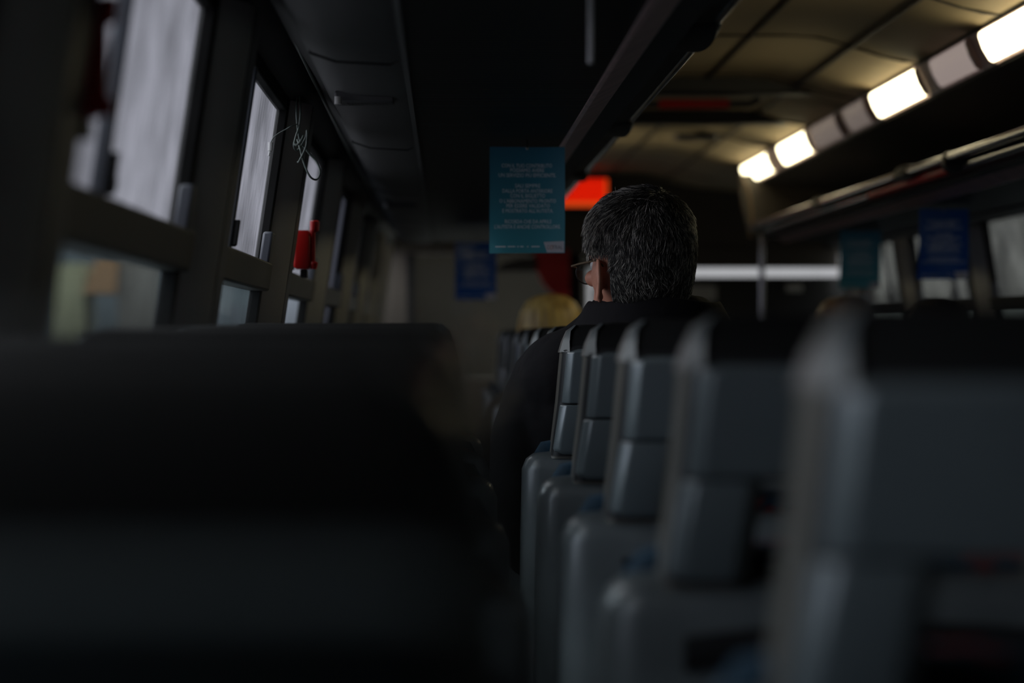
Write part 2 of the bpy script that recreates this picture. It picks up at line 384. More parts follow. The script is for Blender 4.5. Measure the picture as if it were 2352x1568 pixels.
# light valances and lamps
for sgn in (-1, 1):
    sx = lambda x: side(sgn, x)
    # face tilted towards the aisle, between ceiling edge and rack space
    v = MB().prism([(sx(x), CZ+z) for x, z in ((.382, .722), (.340, .628), (.325, .622), (.10, .60), (-.18, .57), (-.18, .59), (.10, .64), (.30, .725))], YB+.02, 9.9)
    struct(v.build('trim_%d' % (30 if sgn < 0 else 31), M['coving'], angle=20))
    st = MB().prism([(sx(x), CZ+z) for x, z in ((.380, .7155), (.344, .636), (.346, .634), (.383, .7135))], 1.0, 9.8)
    struct(st.build('trim_%d' % (32 if sgn < 0 else 33), M['valance'], smooth=False))
def lamp(sgn, y0, y1, lit, label, group):
    sx = lambda x: side(sgn, x)
    xa, za, xb, zb = .384, .711, .350, .639
    nx, nz_ = .905, -.426
    root = empty('ceiling_lamp', (sx(.367), (y0+y1)/2, CZ+.675), label, 'lamp', group)
    off = Vector(root.location)
    prof = []
    for (t, d) in ((0, 0), (.03, .006), (.12, .011), (.5, .014), (.88, .011), (.97, .006), (1, 0)):
        prof.append((sx(xa+(xb-xa)*t+nx*d)-off.x, CZ+za+(zb-za)*t+nz_*d-off.z))
    L = (y1-y0)/2
    MB().prism(prof, -L+.02, L-.02).build('diffuser', M['lamp'] if lit is True else M[lit], root, bevel=.006, angle=60)
    for s in (-1, 1):
        p2 = [(x*1.02, z*1.04) for x, z in prof]
        MB().prism(p2, s*L-.02 if s > 0 else -L-.0, s*L+.0 if s > 0 else -L+.02).build('end_cap', M['valance'], root, bevel=.002)
lamp(1, 8.93, 9.72, True, 'farthest lit ceiling lamp in the row above the right rack', None)
lamp(1, 7.98, 8.66, True, 'lit ceiling lamp directly behind the farthest one in the right row', None)
lamp(1, 7.36, 7.90, 'dim2', 'faintly lit dull lamp cover just nearer than the two farthest lit lamps', None)  # cover is unlit; its weak glow stands in for reflected window light
lamp(1, 6.86, 7.24, 'dim2', 'faintly lit dull lamp cover just beyond the third lit lamp of the row', None)  # cover is unlit; its weak glow stands in for reflected window light
lamp(1, 6.10, 6.78, True, 'lit ceiling lamp between two stretches of dim covers in the right row', None)
lamp(1, 5.50, 5.95, 'dim', 'pale pinkish dim lamp cover next to the lamp cut by the right picture edge', None)  # cover is unlit; its glow stands in for reflected window light
lamp(1, 4.55, 5.40, True, 'brightest lit ceiling lamp cut off by the right edge of the picture', None)
lamp(-1, 8.80, 9.62, True, 'lit lamp hidden above the left luggage rack at the front end', None)
lamp(-1, 8.03, 8.72, True, 'lit lamp hidden above the left luggage rack, second from the front', None)

# roof hatch
t = empty('roof_hatch', (.83, 7.62, CZ+.785), 'dark framed roof hatch with a red handle in the ceiling', 'hatch')
f = MB()
f.box(-.37, .37, -.48, -.38, -.035, .03); f.box(-.37, .37, .36, .48, -.05, .03)
f.box(-.37, -.31, -.38, .36, -.035, .03); f.box(.31, .37, -.38, .36, -.035, .03)
f.build('frame', M['black'], t, bevel=.012, seg=3)
MB().box(-.31, .31, -.38, .36, -.008, .02).build('hatch_panel', M['ceil'], t, smooth=False)
MB().tube([(-.20, -.1, -.012), (-.17, -.1, -.03), (.17, -.1, -.03), (.20, -.1, -.012)], .012).build('handle', M['rackpanel'], t)
MB().tube([(-.13, -.105, -.03), (.10, -.105, -.03)], .0165).build('red_grip', M['red'], t)
t = empty('ceiling_speaker', (.985, 9.0, CZ+.775), 'small dark slotted speaker plate on the ceiling beyond the roof hatch', 'speaker')
MB().loft(rings([(-.012, .075, -.06, .06, .02), (.006, .085, -.07, .07, .02)])).build('grille', M['black'], t)
MB().tube([(-.13, 0, .0), (-.13, 0, -.012)], .012).build('knob', M['ceil'], t)

# ------------------------------------------------------------------ seats
SC = {}
def make_seat():
    t = empty('bus_seat', (0, 0, 0), '', 'seat', None)
    T = CZ
    leanz = lambda z: .2125*(T+.0165-z)
    def back(sl, n=5): return rings(sl, n)
    # headrest frame: cross piece then two legs
    H = [(T+.0165, .138, .034, .066, .012), (T+.0145, .148, .028, .075, .015), (T+.006, .158, .020, .086, .016), (T-.020, .168, .006, .098, .016),
         (T-.030, .170, .006, .102, .014), (T-.116, .1775, .024, .118, .014)]
    cap = [h for h in H[:5]]
    MB().loft(back(cap)).build('headrest_cap', M['cap'], t, angle=50)
    fr = MB()
    fr.loft(back([(T-.0301, .1702, .0065, .103, .014), (T-.116, .1775, .026, .118, .014)]))
    for s in (-1, 1):
        cx = lambda hw: s*(hw-.034)
        fr.loft(back([(T-.116, .034, .026, .118, .012, cx(.1775)), (T-.205, .034, .044, .135, .012, cx(.187))]))
    fr.build('headrest_frame', M['shell_frame'], t, angle=50)
    # grey side covers of the cap and the bright corner facets between side and back
    for s in (-1, 1):
        c = MB(); rg = []
        for (z, hw, y0, y1) in ((T+.0150, .147, .034, .060), (T+.006, .159, .024, .078), (T-.012, .1665, .014, .090), (T-.0302, .1715, .006, .098)):
            rg.append([(s*(hw+.0015), y0+.006, z), (s*(hw-.012), y0+.006, z), (s*(hw-.012), y1, z), (s*(hw+.0015), y1, z)])
        c.loft(rg); c.build('side_cover', M['shell_frame'], t, angle=50, bevel=.001)
        c = MB(); rg = []
        for (z, hw, y0, w) in ((T+.0155, .147, .028, .001), (T+.006, .159, .019, .0035), (T-.012, .1665, .008, .0085), (T-.0285, .1715, .000, .0135)):
            rg.append([(s*(hw+.0025), y0+w*.75+.004, z), (s*(hw-w), y0-.0015, z), (s*(hw-w), y0+.008, z), (s*(hw-.003), y0+w*.75+.008, z)])
        c.loft(rg); c.build('corner_facet', M['facet'], t, angle=50)
    # black gaskets around the raised panels
    g = MB(); g.loft(back([(T-.0185, .158, .003, .03, .014), (T-.026, .1695, .0015, .03, .018), (T-.112, .1765, .019, .05, .018)]))
    for s in (-1, 1):
        g.loft(back([(T-.112, .035, .019, .05, .015, s*(.1765-.035)), (T-.200, .035, .035, .07, .015, s*(.187-.035))]))
    g.build('panel_gasket', M['black'], t, angle=50)
    # raised back panels
    p = MB(); p.loft(back([(T-.0235, .150, -.004, .02, .014), (T-.029, .163, -.010, .03, .011), (T-.113, .170, .008, .05, .011)], 2))
    p.build('headrest_panel', M['shell'], t, angle=50, bevel=.003, seg=3)
    for s in (-1, 1):
        cx = lambda hw: s*(hw-.030)
        p = MB(); p.loft(back([(T-.1155, .031, .009, .055, .010, cx(.172)), (T-.190, .031, .024, .07, .010, cx(.183)), (T-.198, .025, .030, .07, .009, cx(.178))], 2))
        p.build('headrest_support', M['shell'], t, angle=50, bevel=.003, seg=3)
    # fabric pad facing forward
    MB().loft(back([(T-.0, .13, .08, .12, .018), (T-.03, .15, .09, .14, .02), (T-.115, .155, .108, .158, .02), (T-.12, .14, .11, .15, .02)])).build('headrest_pad', M['bluefab'], t, angle=60)
    # lower back shell
    B = []
    for (z, hw, y0, y1, r) in ((-.196, .190, .070, .115, .02), (-.199, .214, .056, .122, .022), (-.208, .226, .046, .13, .025), (-.225, .233, .044, .135, .03),
                               (-.33, .235, .060, .155, .03), (-.5, .236, .095, .185, .03), (-.63, .230, .125, .215, .03)):
        B.append((T+z, hw, y0, y1, r))
    MB().loft(rings(B)).build('back_shell', M['lowshell'], t, angle=60)
    # pocket mouth, a shallow curved slot standing on the shell
    k = MB(); rg = []
    for j in range(13):
        u = -1+2*j/12; x = u*.17; z = T-.243-.012*u*u
        y = .047
        rg.append([(x, y-.004, z-.016), (x, y-.010, z-.003), (x, y-.007, z+.012), (x, y+.01, z+.014), (x, y+.01, z-.016)])
    k.loft(rg); k.build('pocket_mouth', M['black'], t)
    # fabric back cushion with side bolsters
    C = []
    for (z, hw, y0, y1, r) in ((-.175, .165, .115, .15, .02), (-.182, .20, .10, .165, .03), (-.22, .222, .12, .185, .035), (-.4, .224, .16, .23, .035), (-.60, .22, .20, .275, .035)):
        C.append((T+z, hw, y0, y1, r))
    cu = MB().loft(rings(C)).build('back_cushion', M['bluefab'], t, angle=70)
    # seat pan
    MB().loft(rings([(.36, .215, .22, .60, .04), (.385, .228, .20, .63, .05), (.455, .228, .20, .64, .05), (.475, .205, .22, .61, .05)])).build('seat_cushion', M['bluefab'], t, angle=60)
    MB().loft(rings([(.33, .22, .15, .58, .03), (.362, .22, .15, .60, .03)])).build('seat_base', M['shell_frame'], t)
    for s in (-1, 1):
        MB().loft(rings([(0, .03, .22, .30, .01, s*.15), (.02, .02, .24, .28, .01, s*.15), (.335, .02, .30, .34, .01, s*.15)])).build('leg', M['black'], t)
    return t
BACK = ('headrest_cap', 'headrest_frame', 'side_cover', 'corner_facet', 'panel_gasket', 'headrest_panel', 'headrest_support', 'headrest_pad', 'back_shell', 'pocket_mouth', 'back_cushion')
proto = make_seat(); used = [False]
def seat(x, y, label, group, rec=0., sxs=1.):
    o = proto if not used[0] else dup(proto)
    used[0] = True
    o.location = (x, y, 0); o.scale = (sxs, 1, 1); o['label'] = label; o['group'] = group
    return o, rec
todo = []
ordn = ['first', 'second', 'third', 'fourth', 'fifth', 'sixth', 'seventh', 'eighth', 'ninth', 'tenth', 'eleventh', 'twelfth']
PX = .362
lab = {0: 'nearest and most blurred grey-backed seat at the right edge of the picture',
       1: 'blurred grey-backed seat just beyond the nearest one at the right edge',
       2: 'grey-backed seat third from the right edge, between the blurred and the sharp ones',
       3: 'sharply focused grey-backed seat directly behind the grey-haired man\'s seat',
       4: 'sharply focused grey-backed seat that the grey-haired man sits in',
       5: 'bus seat directly ahead of the grey-haired man, pale edge showing above his shoulder',
       6: 'bus seat two rows ahead of the grey-haired man',
       7: 'bus seat three rows ahead of the grey-haired man, behind the blonde passenger\'s seat',
       8: 'bus seat that the blonde passenger sits in'}
for k in range(12):
    todo.append(seat(PX, 1.15+.65*k, lab.get(k, '%s bus seat ahead of the blonde passenger in the aisle-side line' % ordn[max(0, k-9)]), 'grey seats in the line right of the camera'))
for k in range(7):
    rec = (.095, .085, .055, .03, .0, .0, .0)[k]
    l = 'large out-of-focus dark seat back filling the lower left foreground' if k == 0 else 'dark window-side bus seat, %s one ahead of the large foreground seat back' % ordn[k-1]
    todo.append(seat(-.143, .50+.65*k, l, 'window seats on the left', rec, .93))
for k in range(6):
    for c, (xx, cl) in enumerate(((1.27, 'aisle-side'), (1.76, 'window-side'))):
        todo.append(seat(xx, 4.4+.65*k, 'dark %s seat across the aisle, %s row, behind the foreground seats' % (cl, ordn[k]), 'seats across the aisle'))
for o, rec in todo:
    if rec:
        H = Vector((0, .2, .5)); R = Matrix.Rotation(rec, 3, 'X')
        for ch in kids(o):
            if ch.name.split('.')[0] in BACK:
                ch.rotation_euler = (rec, 0, 0); ch.location = H-R @ H

# ------------------------------------------------------------------ posters
def fix(x): return x
TEXT = [(378, 1152, 1268, 'CON IL TUO CONTRIBUTO'), (388.5, 1172, 1250, 'POSSIAMO AVERE'), (400, 1145, 1277, 'UN SERVIZIO PIÙ EFFICIENTE.'),
        (424, 1183, 1241, 'SALI SEMPRE'), (436, 1154, 1269, 'DALLA PORTA ANTERIORE'), (447, 1172, 1252, 'CON IL BIGLIETTO'), (459, 1147, 1277, "O L'ABBONAMENTO PRONTO"),
        (470, 1163, 1263, 'PER ESSERE VALIDATO'), (481.5, 1154, 1271, "E MOSTRATO ALL'AUTISTA."), (506, 1160, 1267, 'RICORDA CHE DA APRILE'), (518, 1136, 1288, "L'AUTISTA È ANCHE CONTROLLORE.")]
K = 1/1171.
def bend(x, z):     # gentle curl of the hanging sheet
    u = (x+.074)/.148; v = -z/.208
    return .010*math.sin(math.pi*(u-.15)) + .034*(1-u)**3*(v**2) - .004*math.sin(3*v+u)
def textmesh(s, w, h, cx, cz, dy=.0006):
    cu = bpy.data.curves.new('t', 'FONT'); cu.body = s; cu.size = 1; cu.align_x = 'LEFT'; cu.resolution_u = 2
    ob = bpy.data.objects.new('t', cu); COL.objects.link(ob); dg = bpy.context.evaluated_depsgraph_get(); dg.update()
    me = bpy.data.meshes.new_from_object(ob.evaluated_get(dg)); bpy.data.objects.remove(ob)
    xs = [v.co.x for v in me.vertices]; x0, x1 = min(xs), max(xs)
    vs = []
    for v in me.vertices:
        x = cx+((v.co.x-x0)/(x1-x0)-.5)*w; z = cz+(v.co.y/.69-.5)*h
        vs.append((x, bend(x, z)-dy, z))
    return vs, [tuple(p.vertices) for p in me.polygons]
M['ptext'] = mat('poster_white_ink', (.9, .95, .95), .5)
M['pgrey'] = mat('poster_logo_grey', (.22, .22, .24), .5)
M['porange'] = mat('poster_logo_orange', (.50, .14, .05), .5)
M['plogo'] = mat('poster_logo_white', (.75, .75, .80), .45)
cache = {}
def poster(x, y, ztop, col, label, group, rz=0.):
    t = empty('hanging_poster', (x, y, ztop), label, 'poster', group); t.rotation_euler = (0, 0, rz)
    if not cache:
        mb = MB(); nx, nz2 = 16, 20
        g = []
        for d in (0, .0007):
            g.append([[(-.074+.148*i/nx, bend(-.074+.148*i/nx, -.208*j/nz2)+d, -.208*j/nz2) for i in range(nx+1)] for j in range(nz2+1)])
        for layer in g:
            mb.add([p for r in layer for p in r], [(j*(nx+1)+i, j*(nx+1)+i+1, (j+1)*(nx+1)+i+1, (j+1)*(nx+1)+i) for j in range(nz2) for i in range(nx)])
        cache['sheet'] = mb
        for li, (py, x0, x1, s) in enumerate(TEXT):
            tm = MB(); cache['text%d' % li] = tm
            tm.add(*textmesh(s, (x1-x0)*K, .0072, ((x0+x1)/2-1211)*K, -(py-335)*K))
        tm = MB()
        for i, (a, b_) in enumerate(((1138, 1162), (1166, 1184), (1188, 1192), (1195, 1203), (1211, 1214), (1221, 1240))):
            xa, xb = (a-1211)*K, (b_-1211)*K; z = -(563.5-335)*K
            tm.add([(xa, bend(xa, z)-.0006, z-.001), (xb, bend(xb, z)-.0006, z-.001), (xb, bend(xb, z)-.0006, z+.001), (xa, bend(xa, z)-.0006, z+.001)], [(0, 1, 2, 3)])
        cache['small'] = tm
        lg = MB(); pts = [(1249, 553), (1296, 551), (1296, 577), (1257, 577)]
        rowsn = 5; vv = []; ff = []
        for j in range(rowsn+1):
            for i in range(rowsn+1):
                u, v = i/rowsn, j/rowsn
                ax = pts[0][0]*(1-u)+pts[1][0]*u; ay = pts[0][1]*(1-u)+pts[1][1]*u
                bx = pts[3][0]*(1-u)+pts[2][0]*u; by = pts[3][1]*(1-u)+pts[2][1]*u
                px, py = ax*(1-v)+bx*v, ay*(1-v)+by*v
                X, Z = (px-1211)*K, -(py-335)*K; X = min(X, .0735); vv.append((X, bend(X, Z)-.0005, max(Z, -.2075)))
        for j in range(rowsn):
            for i in range(rowsn): ff.append((j*6+i, j*6+i+1, (j+1)*6+i+1, (j+1)*6+i))
        lg.add(vv, ff); cache['logo'] = lg
        a = MB(); zc = -(565-335)*K
        a.add(*textmesh('C', .0048, .0075, (1259.5-1211)*K, zc, .0009)); a.add(*textmesh('TRAL', .0195, .0075, (1281-1211)*K, zc, .0009)); cache['lt'] = a
        b2 = MB(); b2.add(*textmesh('O', .0062, .0085, (1267-1211)*K, zc, .0009)); cache['lo'] = b2
        for k in list(cache):
            o = cache[k].build('poster_'+k, None, smooth=(k == 'sheet')); cache[k] = o.data; bpy.data.objects.remove(o)
    def put(nm, key, m):
        me = cache[key].copy(); me.materials.clear(); me.materials.append(m); o = bpy.data.objects.new(nm, me); COL.objects.link(o); o.parent = t; return o
    sh = put('sheet', 'sheet', col); [put('lettering', 'text%d' % li, M['ptext']) for li in range(len(TEXT))]; put('small_print', 'small', M['ptext']); lo = put('logo_patch', 'logo', M['plogo'])
    a = put('logo_lettering', 'lt', M['pgrey']); a.parent = lo; b3 = put('logo_ring', 'lo', M['porange']); b3.parent = lo
    yb = bend(0, -.004)
    MB().tube([(0, yb-.004, -.004), (0, yb-.002, .004), (0, yb, .012), (0, yb+.004, CZ+.3825-ztop)], .0012, 6).build('hanging_hook', M['tube'], t)
    MB().ell((0, yb-.0025, -.003), (.003, .002, .003), 10, 6).build('eyelet', M['white'], t)
def pmat(n, top, bot):
    m = mat(n, top, .28, spec=.5); nn = m.node_tree.nodes; l = m.node_tree.links; b = nn['Principled BSDF']
    tc = nn.new('ShaderNodeTexCoord'); sp = nn.new('ShaderNodeSeparateXYZ'); r = nn.new('ShaderNodeValToRGB'); mr = nn.new('ShaderNodeMapRange')
    mr.inputs['From Min'].default_value = 0; mr.inputs['From Max'].default_value = -.208
    l.new(tc.outputs['Object'], sp.inputs[0]); l.new(sp.outputs['Z'], mr.inputs['Value']); l.new(mr.outputs[0], r.inputs['Fac'])
    r.color_ramp.elements[0].color = list(top)+[1]; r.color_ramp.elements[1].color = list(bot)+[1]; l.new(r.outputs['Color'], b.inputs['Base Color'])
    return m
M['teal'] = pmat('poster_teal', (.045, .22, .34), (.08, .42, .50))
M['blue'] = pmat('poster_blue', (.016, .09, .34), (.02, .12, .46))
poster(.1615, 4.50, CZ+.368, M['teal'], 'teal leaflet with white capitals hanging left of the grey-haired man\'s head', 'leaflets hanging from the racks')
poster(.112, 8.35, CZ+.335, M['blue'], 'small blurred blue leaflet hanging far ahead, left of the sharp teal one', 'leaflets hanging from the racks')
poster(1.503, 8.30, CZ+.375, M['teal'], 'blurred teal leaflet hanging from the right rack', 'leaflets hanging from the racks')
poster(1.479, 6.80, CZ+.372, M['blue'], 'blurred dark blue leaflet at far right, hanging from the right rack', 'leaflets hanging from the racks')
t = empty('hanger_strip', (.165, 2.6, CZ+.385), 'pale plastic hanger strip dangling empty from the left rack at top centre', 'hanger')
MB().loft(rings([(-.075, .0032, -.002, .002, .001), (0, .0032, -.002, .002, .001)])).build('strip', M['white'], t)
MB().tube([(0, 0, -.072), (0, -.001, -.078)], .0035).build('strip_end', M['white'], t)

# ------------------------------------------------------------------ hammer holder, cables, connector, sign, pole
def hammer(x, y, z, label):
    t = empty('hammer_holder', (x, y, z), label, 'hammer holder')
    # wedge shaped box with flanged grip (profile seen from the aisle)
    MB().loft(rings([(-.045, .012, -.018, .022, .005), (-.04, .016, -.02, .026, .005), (.02, .016, -.02, .026, .005), (.03, .012, -.016, .02, .005)])).build('holder_box', M['red'], t, angle=60)
    h = MB().tube([(.022, -.01, -.045), (.0225, -.01, -.034), (.020, -.01, -.03), (.020, -.01, .026), (.024, -.01, .031), (.0245, -.01, .047), (.0245, -.01, .049)], [.006, .009, .0058, .0058, .009, .0095, .006], 12)
    h.build('hammer_handle', M['red'], t)
    MB().box(-.004, .010, -.012, .012, -.062, -.046).build('mount_foot', M['black'], t, bevel=.002)
hammer(-.277, 4.46, CZ+.172, 'bright red emergency hammer holder standing on the window rail below the looped cable')
hammer(-.288, 1.80, CZ+.215, 'very dark red blurred hammer holder on the nearest left pillar')
def curve_pts(ctrl, n=8):
    out = []; P = [Vector(c) for c in ctrl]; P = [P[0]]+P+[P[-1]]
    for i in range(1, len(P)-2):
        for k in range(n):
            s = k/n; a, b, c, d = P[i-1:i+3]
            out.append(.5*((2*b)+(c-a)*s+(2*a-5*b+4*c-d)*s*s+(3*b-a-3*c+d)*s**3))
    out.append(P[-2]); return out
def px(x, y, Y): return ((x-1022)/5270*Y, Y, CZ+(768-y)/5270*Y)
Yc = 4.02
t = empty('cable_bundle', px(695, 300, Yc), 'looped grey-green cable hanging knotted beside the second left window pillar', 'cable')
off = Vector(t.location)
def cab(ctrl, r, nm, par=t, m=M['cable']):
    pts = [Vector(px(a, b, Yc+d))-off for a, b, d in ctrl]; MB().tube(curve_pts(pts), r, 8).build(nm, m, par)
cab([(683, 222, .02), (681, 260, 0), (684, 300, 0), (688, 320, .0), (690, 330, 0)], .0016, 'drop_cable')
cab([(688, 222, .02), (690, 255, 0), (687, 290, 0), (680, 312, -.01), (675, 335, -.015), (683, 345, 0), (700, 320, .01), (705, 300, .0), (703, 335, -.01), (688, 368, -.01), (684, 372, 0)], .0017, 'loop_cable')
cab([(683, 320, .01), (690, 345, .0), (698, 375, -.01), (712, 405, -.01), (727, 412, 0), (735, 395, .0), (726, 370, .01), (708, 350, .01), (690, 325, .01), (686, 300, .01)], .0018, 'hanging_loop')
cab([(676, 330, -.02), (682, 333, -.022), (692, 322, -.02), (697, 312, -.01)], .0022, 'knot')
t2 = empty('wire_connector', px(619, 345, 3.98), 'small white wire connector dangling in front of the second left window', 'connector')
off2 = Vector(t2.location)
pts = [Vector(px(684, 284, 4.02))-off2, Vector(px(677, 287, 4.0))-off2]+[Vector(px(a, b, 3.98))-off2 for a, b in ((668, 290), (656, 297), (640, 306), (628, 316), (622, 328))]
MB().tube(curve_pts(pts), .0009, 6).build('thin_wire', M['cable'], t2)
MB().tube([Vector(px(621, 327, 3.98))-off2, Vector(px(620, 346, 3.98))-off2, Vector(px(620, 347, 3.98))-off2, Vector(px(617, 358, 3.98))-off2], [.0042, .0038, .0025, .0020], 8).build('plug', M['white'], t2)
# cable clipped along the coving
cv = MB().tube(curve_pts([(-.236, 2.6, CZ+.452), (-.232, 3.3, CZ+.455), (-.225, 3.9, CZ+.435), (-.228, 4.6, CZ+.44), (-.222, 5.6, CZ+.425), (-.228, 7, CZ+.44)]), .003, 8).build('coving_cable', M['cable'])
tag(cv, 'thin dark cable running along the coving above the left windows', 'cable')
# red illuminated sign at the front
t = empty('illuminated_sign', (.66, YF-.25, CZ+.69), 'glowing red sign panel at the front, left of the grey-haired man\'s head', 'sign')
MB().box(-.17, .14, 0, .05, -.085, .085).build('sign_case', M['black'], t, bevel=.01)
MB().box(-.155, .118, -.006, .004, -.045, .065).build('red_panel', M['redsign'], t, smooth=False)
MB().box(-.155, .130, -.005, .004, -.068, -.046).build('orange_strip', M['redsign2'], t, smooth=False)
MB().box(.119, .130, -.005, .004, -.045, .065).build('orange_edge', M['redsign2'], t, smooth=False)
MB().box(-.1, -.08, .02, .04, .085, .15).build('sign_hanger', M['black'], t)
MB().box(.06, .08, .02, .04, .085, .15).build('sign_hanger', M['black'], t)
# red curved drape and dark visor at front
mb = MB(); rg = []
for j in range(11):
    a = math.pi/2*j/10; rg.append([(.60-.16*math.cos(a)*1.0, YF-.06+.012*math.sin(j), CZ+.42-.24*math.sin(a)), (.615, YF-.06+.01*math.sin(j*1.3), CZ+.42-.24*math.sin(a)), (.615, YF-.05, CZ+.42-.24*math.sin(a)), (.60-.16*math.cos(a), YF-.05, CZ+.42-.24*math.sin(a))])
mb.loft(rg); tag(mb.build('red_curtain', M['darkred']), 'dark red curtain corner hanging at the windscreen below the teal leaflet', 'curtain')
mb = MB(); pr = [(-.02, CZ+.31), (.40, CZ+.31)]+[(.40-.42*j/8, CZ+.31+.075*math.sin(math.pi*j/8)**.6) for j in range(1, 8)]
mb.prism([(x+.27-.02, z) for x, z in pr], YF-.05, YF-.035); tag(mb.build('sun_visor', M['black']), 'black arched sun visor on the windscreen beside the blue leaflet', 'visor')
t = empty('grab_pole', (1.285, 9.3, 0), 'slim vertical metal grab pole at the front end of the right rack', 'pole')
MB().tube([(0, 0, 0), (0, 0, CZ+.30), (-.0, 0, CZ+.41), (.0, 0, CZ+.427)], .012, 12).build('pole_tube', M['tube'], t)
MB().tube([(0, 0, 0), (0, 0, .03)], .03, 14).build('floor_flange', M['tube'], t)
MB().tube([(0, 0, CZ+.40), (0, 0, CZ+.425)], .017, 12).build('clamp', M['black'], t)

# ------------------------------------------------------------------ outside
g = struct(MB().box(-60, 60, -20, 160, -1.25, -1.2).build('ground', mat('wet_asphalt', (.16, .165, .17), .5, var=.3, vscale=.5), smooth=False))
def building(x0, x1, y0, y1, h, m, label, nwin, sidex):
    t = empty('building', ((x0+x1)/2, (y0+y1)/2, -1.2), label, 'building'); ox, oy = (x0+x1)/2, (y0+y1)/2
    MB().box(x0-ox, x1-ox, y0-oy, y1-oy, 0, h).build('wall', m, t, smooth=False)
    MB().box(x0-ox-.2, x1-ox+.2, y0-oy-.2, y1-oy+.2, h, h+.2).build('roof', M['coving'], t, smooth=False)
    for i in range(nwin):
        yy = y0-oy+(i+.3)*(y1-y0)/nwin
        MB().box(sidex-ox-.05, sidex-ox+.05, yy, yy+(y1-y0)/nwin*.4, h*.45, h*.75).build('window', M['bracket'], t, smooth=False)
building(-16, -9, 12, 110, 4.6, mat('render_bluegrey', (.065, .082, .090), .9, var=.3, vscale=.4), 'low blue-grey building seen through the left window panes', 12, -9)
building(7, 14, -5, 38, 14, mat('render_olive', (.09, .09, .072), .9, var=.4, vscale=.8), 'tall olive grey building seen through the right windows', 10, 7)
building(-1.3, 2.5, 40, 46, 5.6, mat('render_brown', (.016, .014, .011), .9, spec=.05, var=.3, vscale=.3), 'low brownish building seen through the left part of the windscreen', 3, 2.5)
t = empty('kiosk', (-4.95, 32, -1.2), 'pale yellow kiosk with orange awning blurred beyond the nearest left window', 'kiosk')
MB().box(-.55, .0, -.5, .5, 0, 3.28).build('yellow_wall', mat('yellow_paint', (.26, .25, .15), .8), t, smooth=False)
MB().hexa([(.0, -.7, 2.85), (.45, -.7, 2.85), (.45, .5, 2.85), (.0, .5, 2.85), (.2, -.7, 3.35), (.48, -.7, 3.35), (.48, .5, 3.35), (.2, .5, 3.35)]).build('orange_awning', mat('orange_paint', (.24, .13, .06), .8), t, smooth=False)
MB().box(.45, .95, -.5, .5, 0, 3.42).build('beige_wall', mat('beige_paint', (.13, .115, .10), .8), t, smooth=False)

# ------------------------------------------------------------------ people
def voxel(o, v, it=3):
    r = o.modifiers.new('remesh', 'REMESH'); r.mode = 'VOXEL'; r.voxel_size = v; r.use_smooth_shade = True
    s = o.modifiers.new('smooth', 'SMOOTH'); s.factor = .5; s.iterations = it
def hand(mb, c, s, fwd=Vector((0, 1, 0))):
    c = Vector(c); mb.ell(c, (.040, .048, .015), 14, 8)
    for i, (dx, L) in enumerate(((-.030, .066), (-.010, .076), (.011, .071), (.030, .056))):
        a = c+Vector((dx, .040, 0)); mb.tube([a-Vector((0, .02, 0)), a+Vector((dx*.1, L*.45, .004)), a+Vector((dx*.15, L*.8, -.008)), a+Vector((dx*.15, L, -.02))], [.0095, .0088, .008, .0065], 8)
    mb.tube([c+Vector((-s*.03, -.02, 0)), c+Vector((-s*.052, .01, -.002)), c+Vector((-s*.058, .04, -.01))], [.012, .0105, .008], 8)
def headmesh(mb, R, o):
    P = lambda x, y, z: o+R @ Vector((x, y, z))
    mb.ell(P(0, -.010, .048), (.076, .096, .090), 28, 18, R)
    mb.ell(P(0, .004, .0), (.071, .086, .080), 24, 14, R)
    mb.ell(P(0, .036, -.045), (.054, .055, .062), 24, 14, R)
    mb.ell(P(0, .052, -.083), (.028, .030, .022), 16, 10, R)
    mb.ell(P(0, .080, .036), (.052, .018, .014), 16, 10, R)                         # brow
    mb.tube([P(0, .088, .026), P(0, .104, -.002), P(0, .112, -.018), P(0, .098, -.028)], [.008, .010, .013, .008], 10)  # nose
    mb.ell(P(0, .086, -.048), (.024, .010, .006), 12, 8, R); mb.ell(P(0, .084, -.058), (.021, .011, .006), 12, 8, R)       # lips
    for s in (-1, 1):
        mb.ell(P(s*.032, .080, -.006), (.02, .015, .016), 12, 8, R)                 # cheek
        # ear: rim, lobe and bowl
        E = Matrix.Rotation(s*math.radians(30), 3, 'Z') @ Matrix.Rotation(math.radians(-8), 3, 'X')
        ec = Vector((s*.083, -.012, -.010))
        rim = []
        for a in range(25):
            t0 = 2*math.pi*a/24; zz = .032*math.cos(t0); w_ = .019 if zz > -.012 else .019*(1-.35*(-zz-.012)/.02)
            rim.append(P(*(ec+E @ Vector((s*.003, -w_*math.sin(t0), zz)))))
        mb.tube(rim, .0040, 10)
        mb.ell(P(*ec), (.0042, .017, .029), 16, 10, R @ E)
        mb.ell(P(s*.076, -.006, -.008), (.010, .012, .020), 12, 8, R)
        mb.ell(P(*(ec+Vector((-s*.001, .004, -.030)))), (.0055, .009, .010), 12, 8, R)
HS = [(.148, .012, -.030, .010), (.143, .034, -.055, .040), (.132, .054, -.078, .062), (.115, .070, -.095, .080), (.090, .080, -.106, .090), (.060, .086, -.111, .092),
      (.030, .0885, -.111, .088), (.000, .0885, -.108, .084), (-.022, .0865, -.103, .08), (-.040, .082, -.096, .07), (-.060, .072, -.086, .06), (-.080, .062, -.078, .05)]
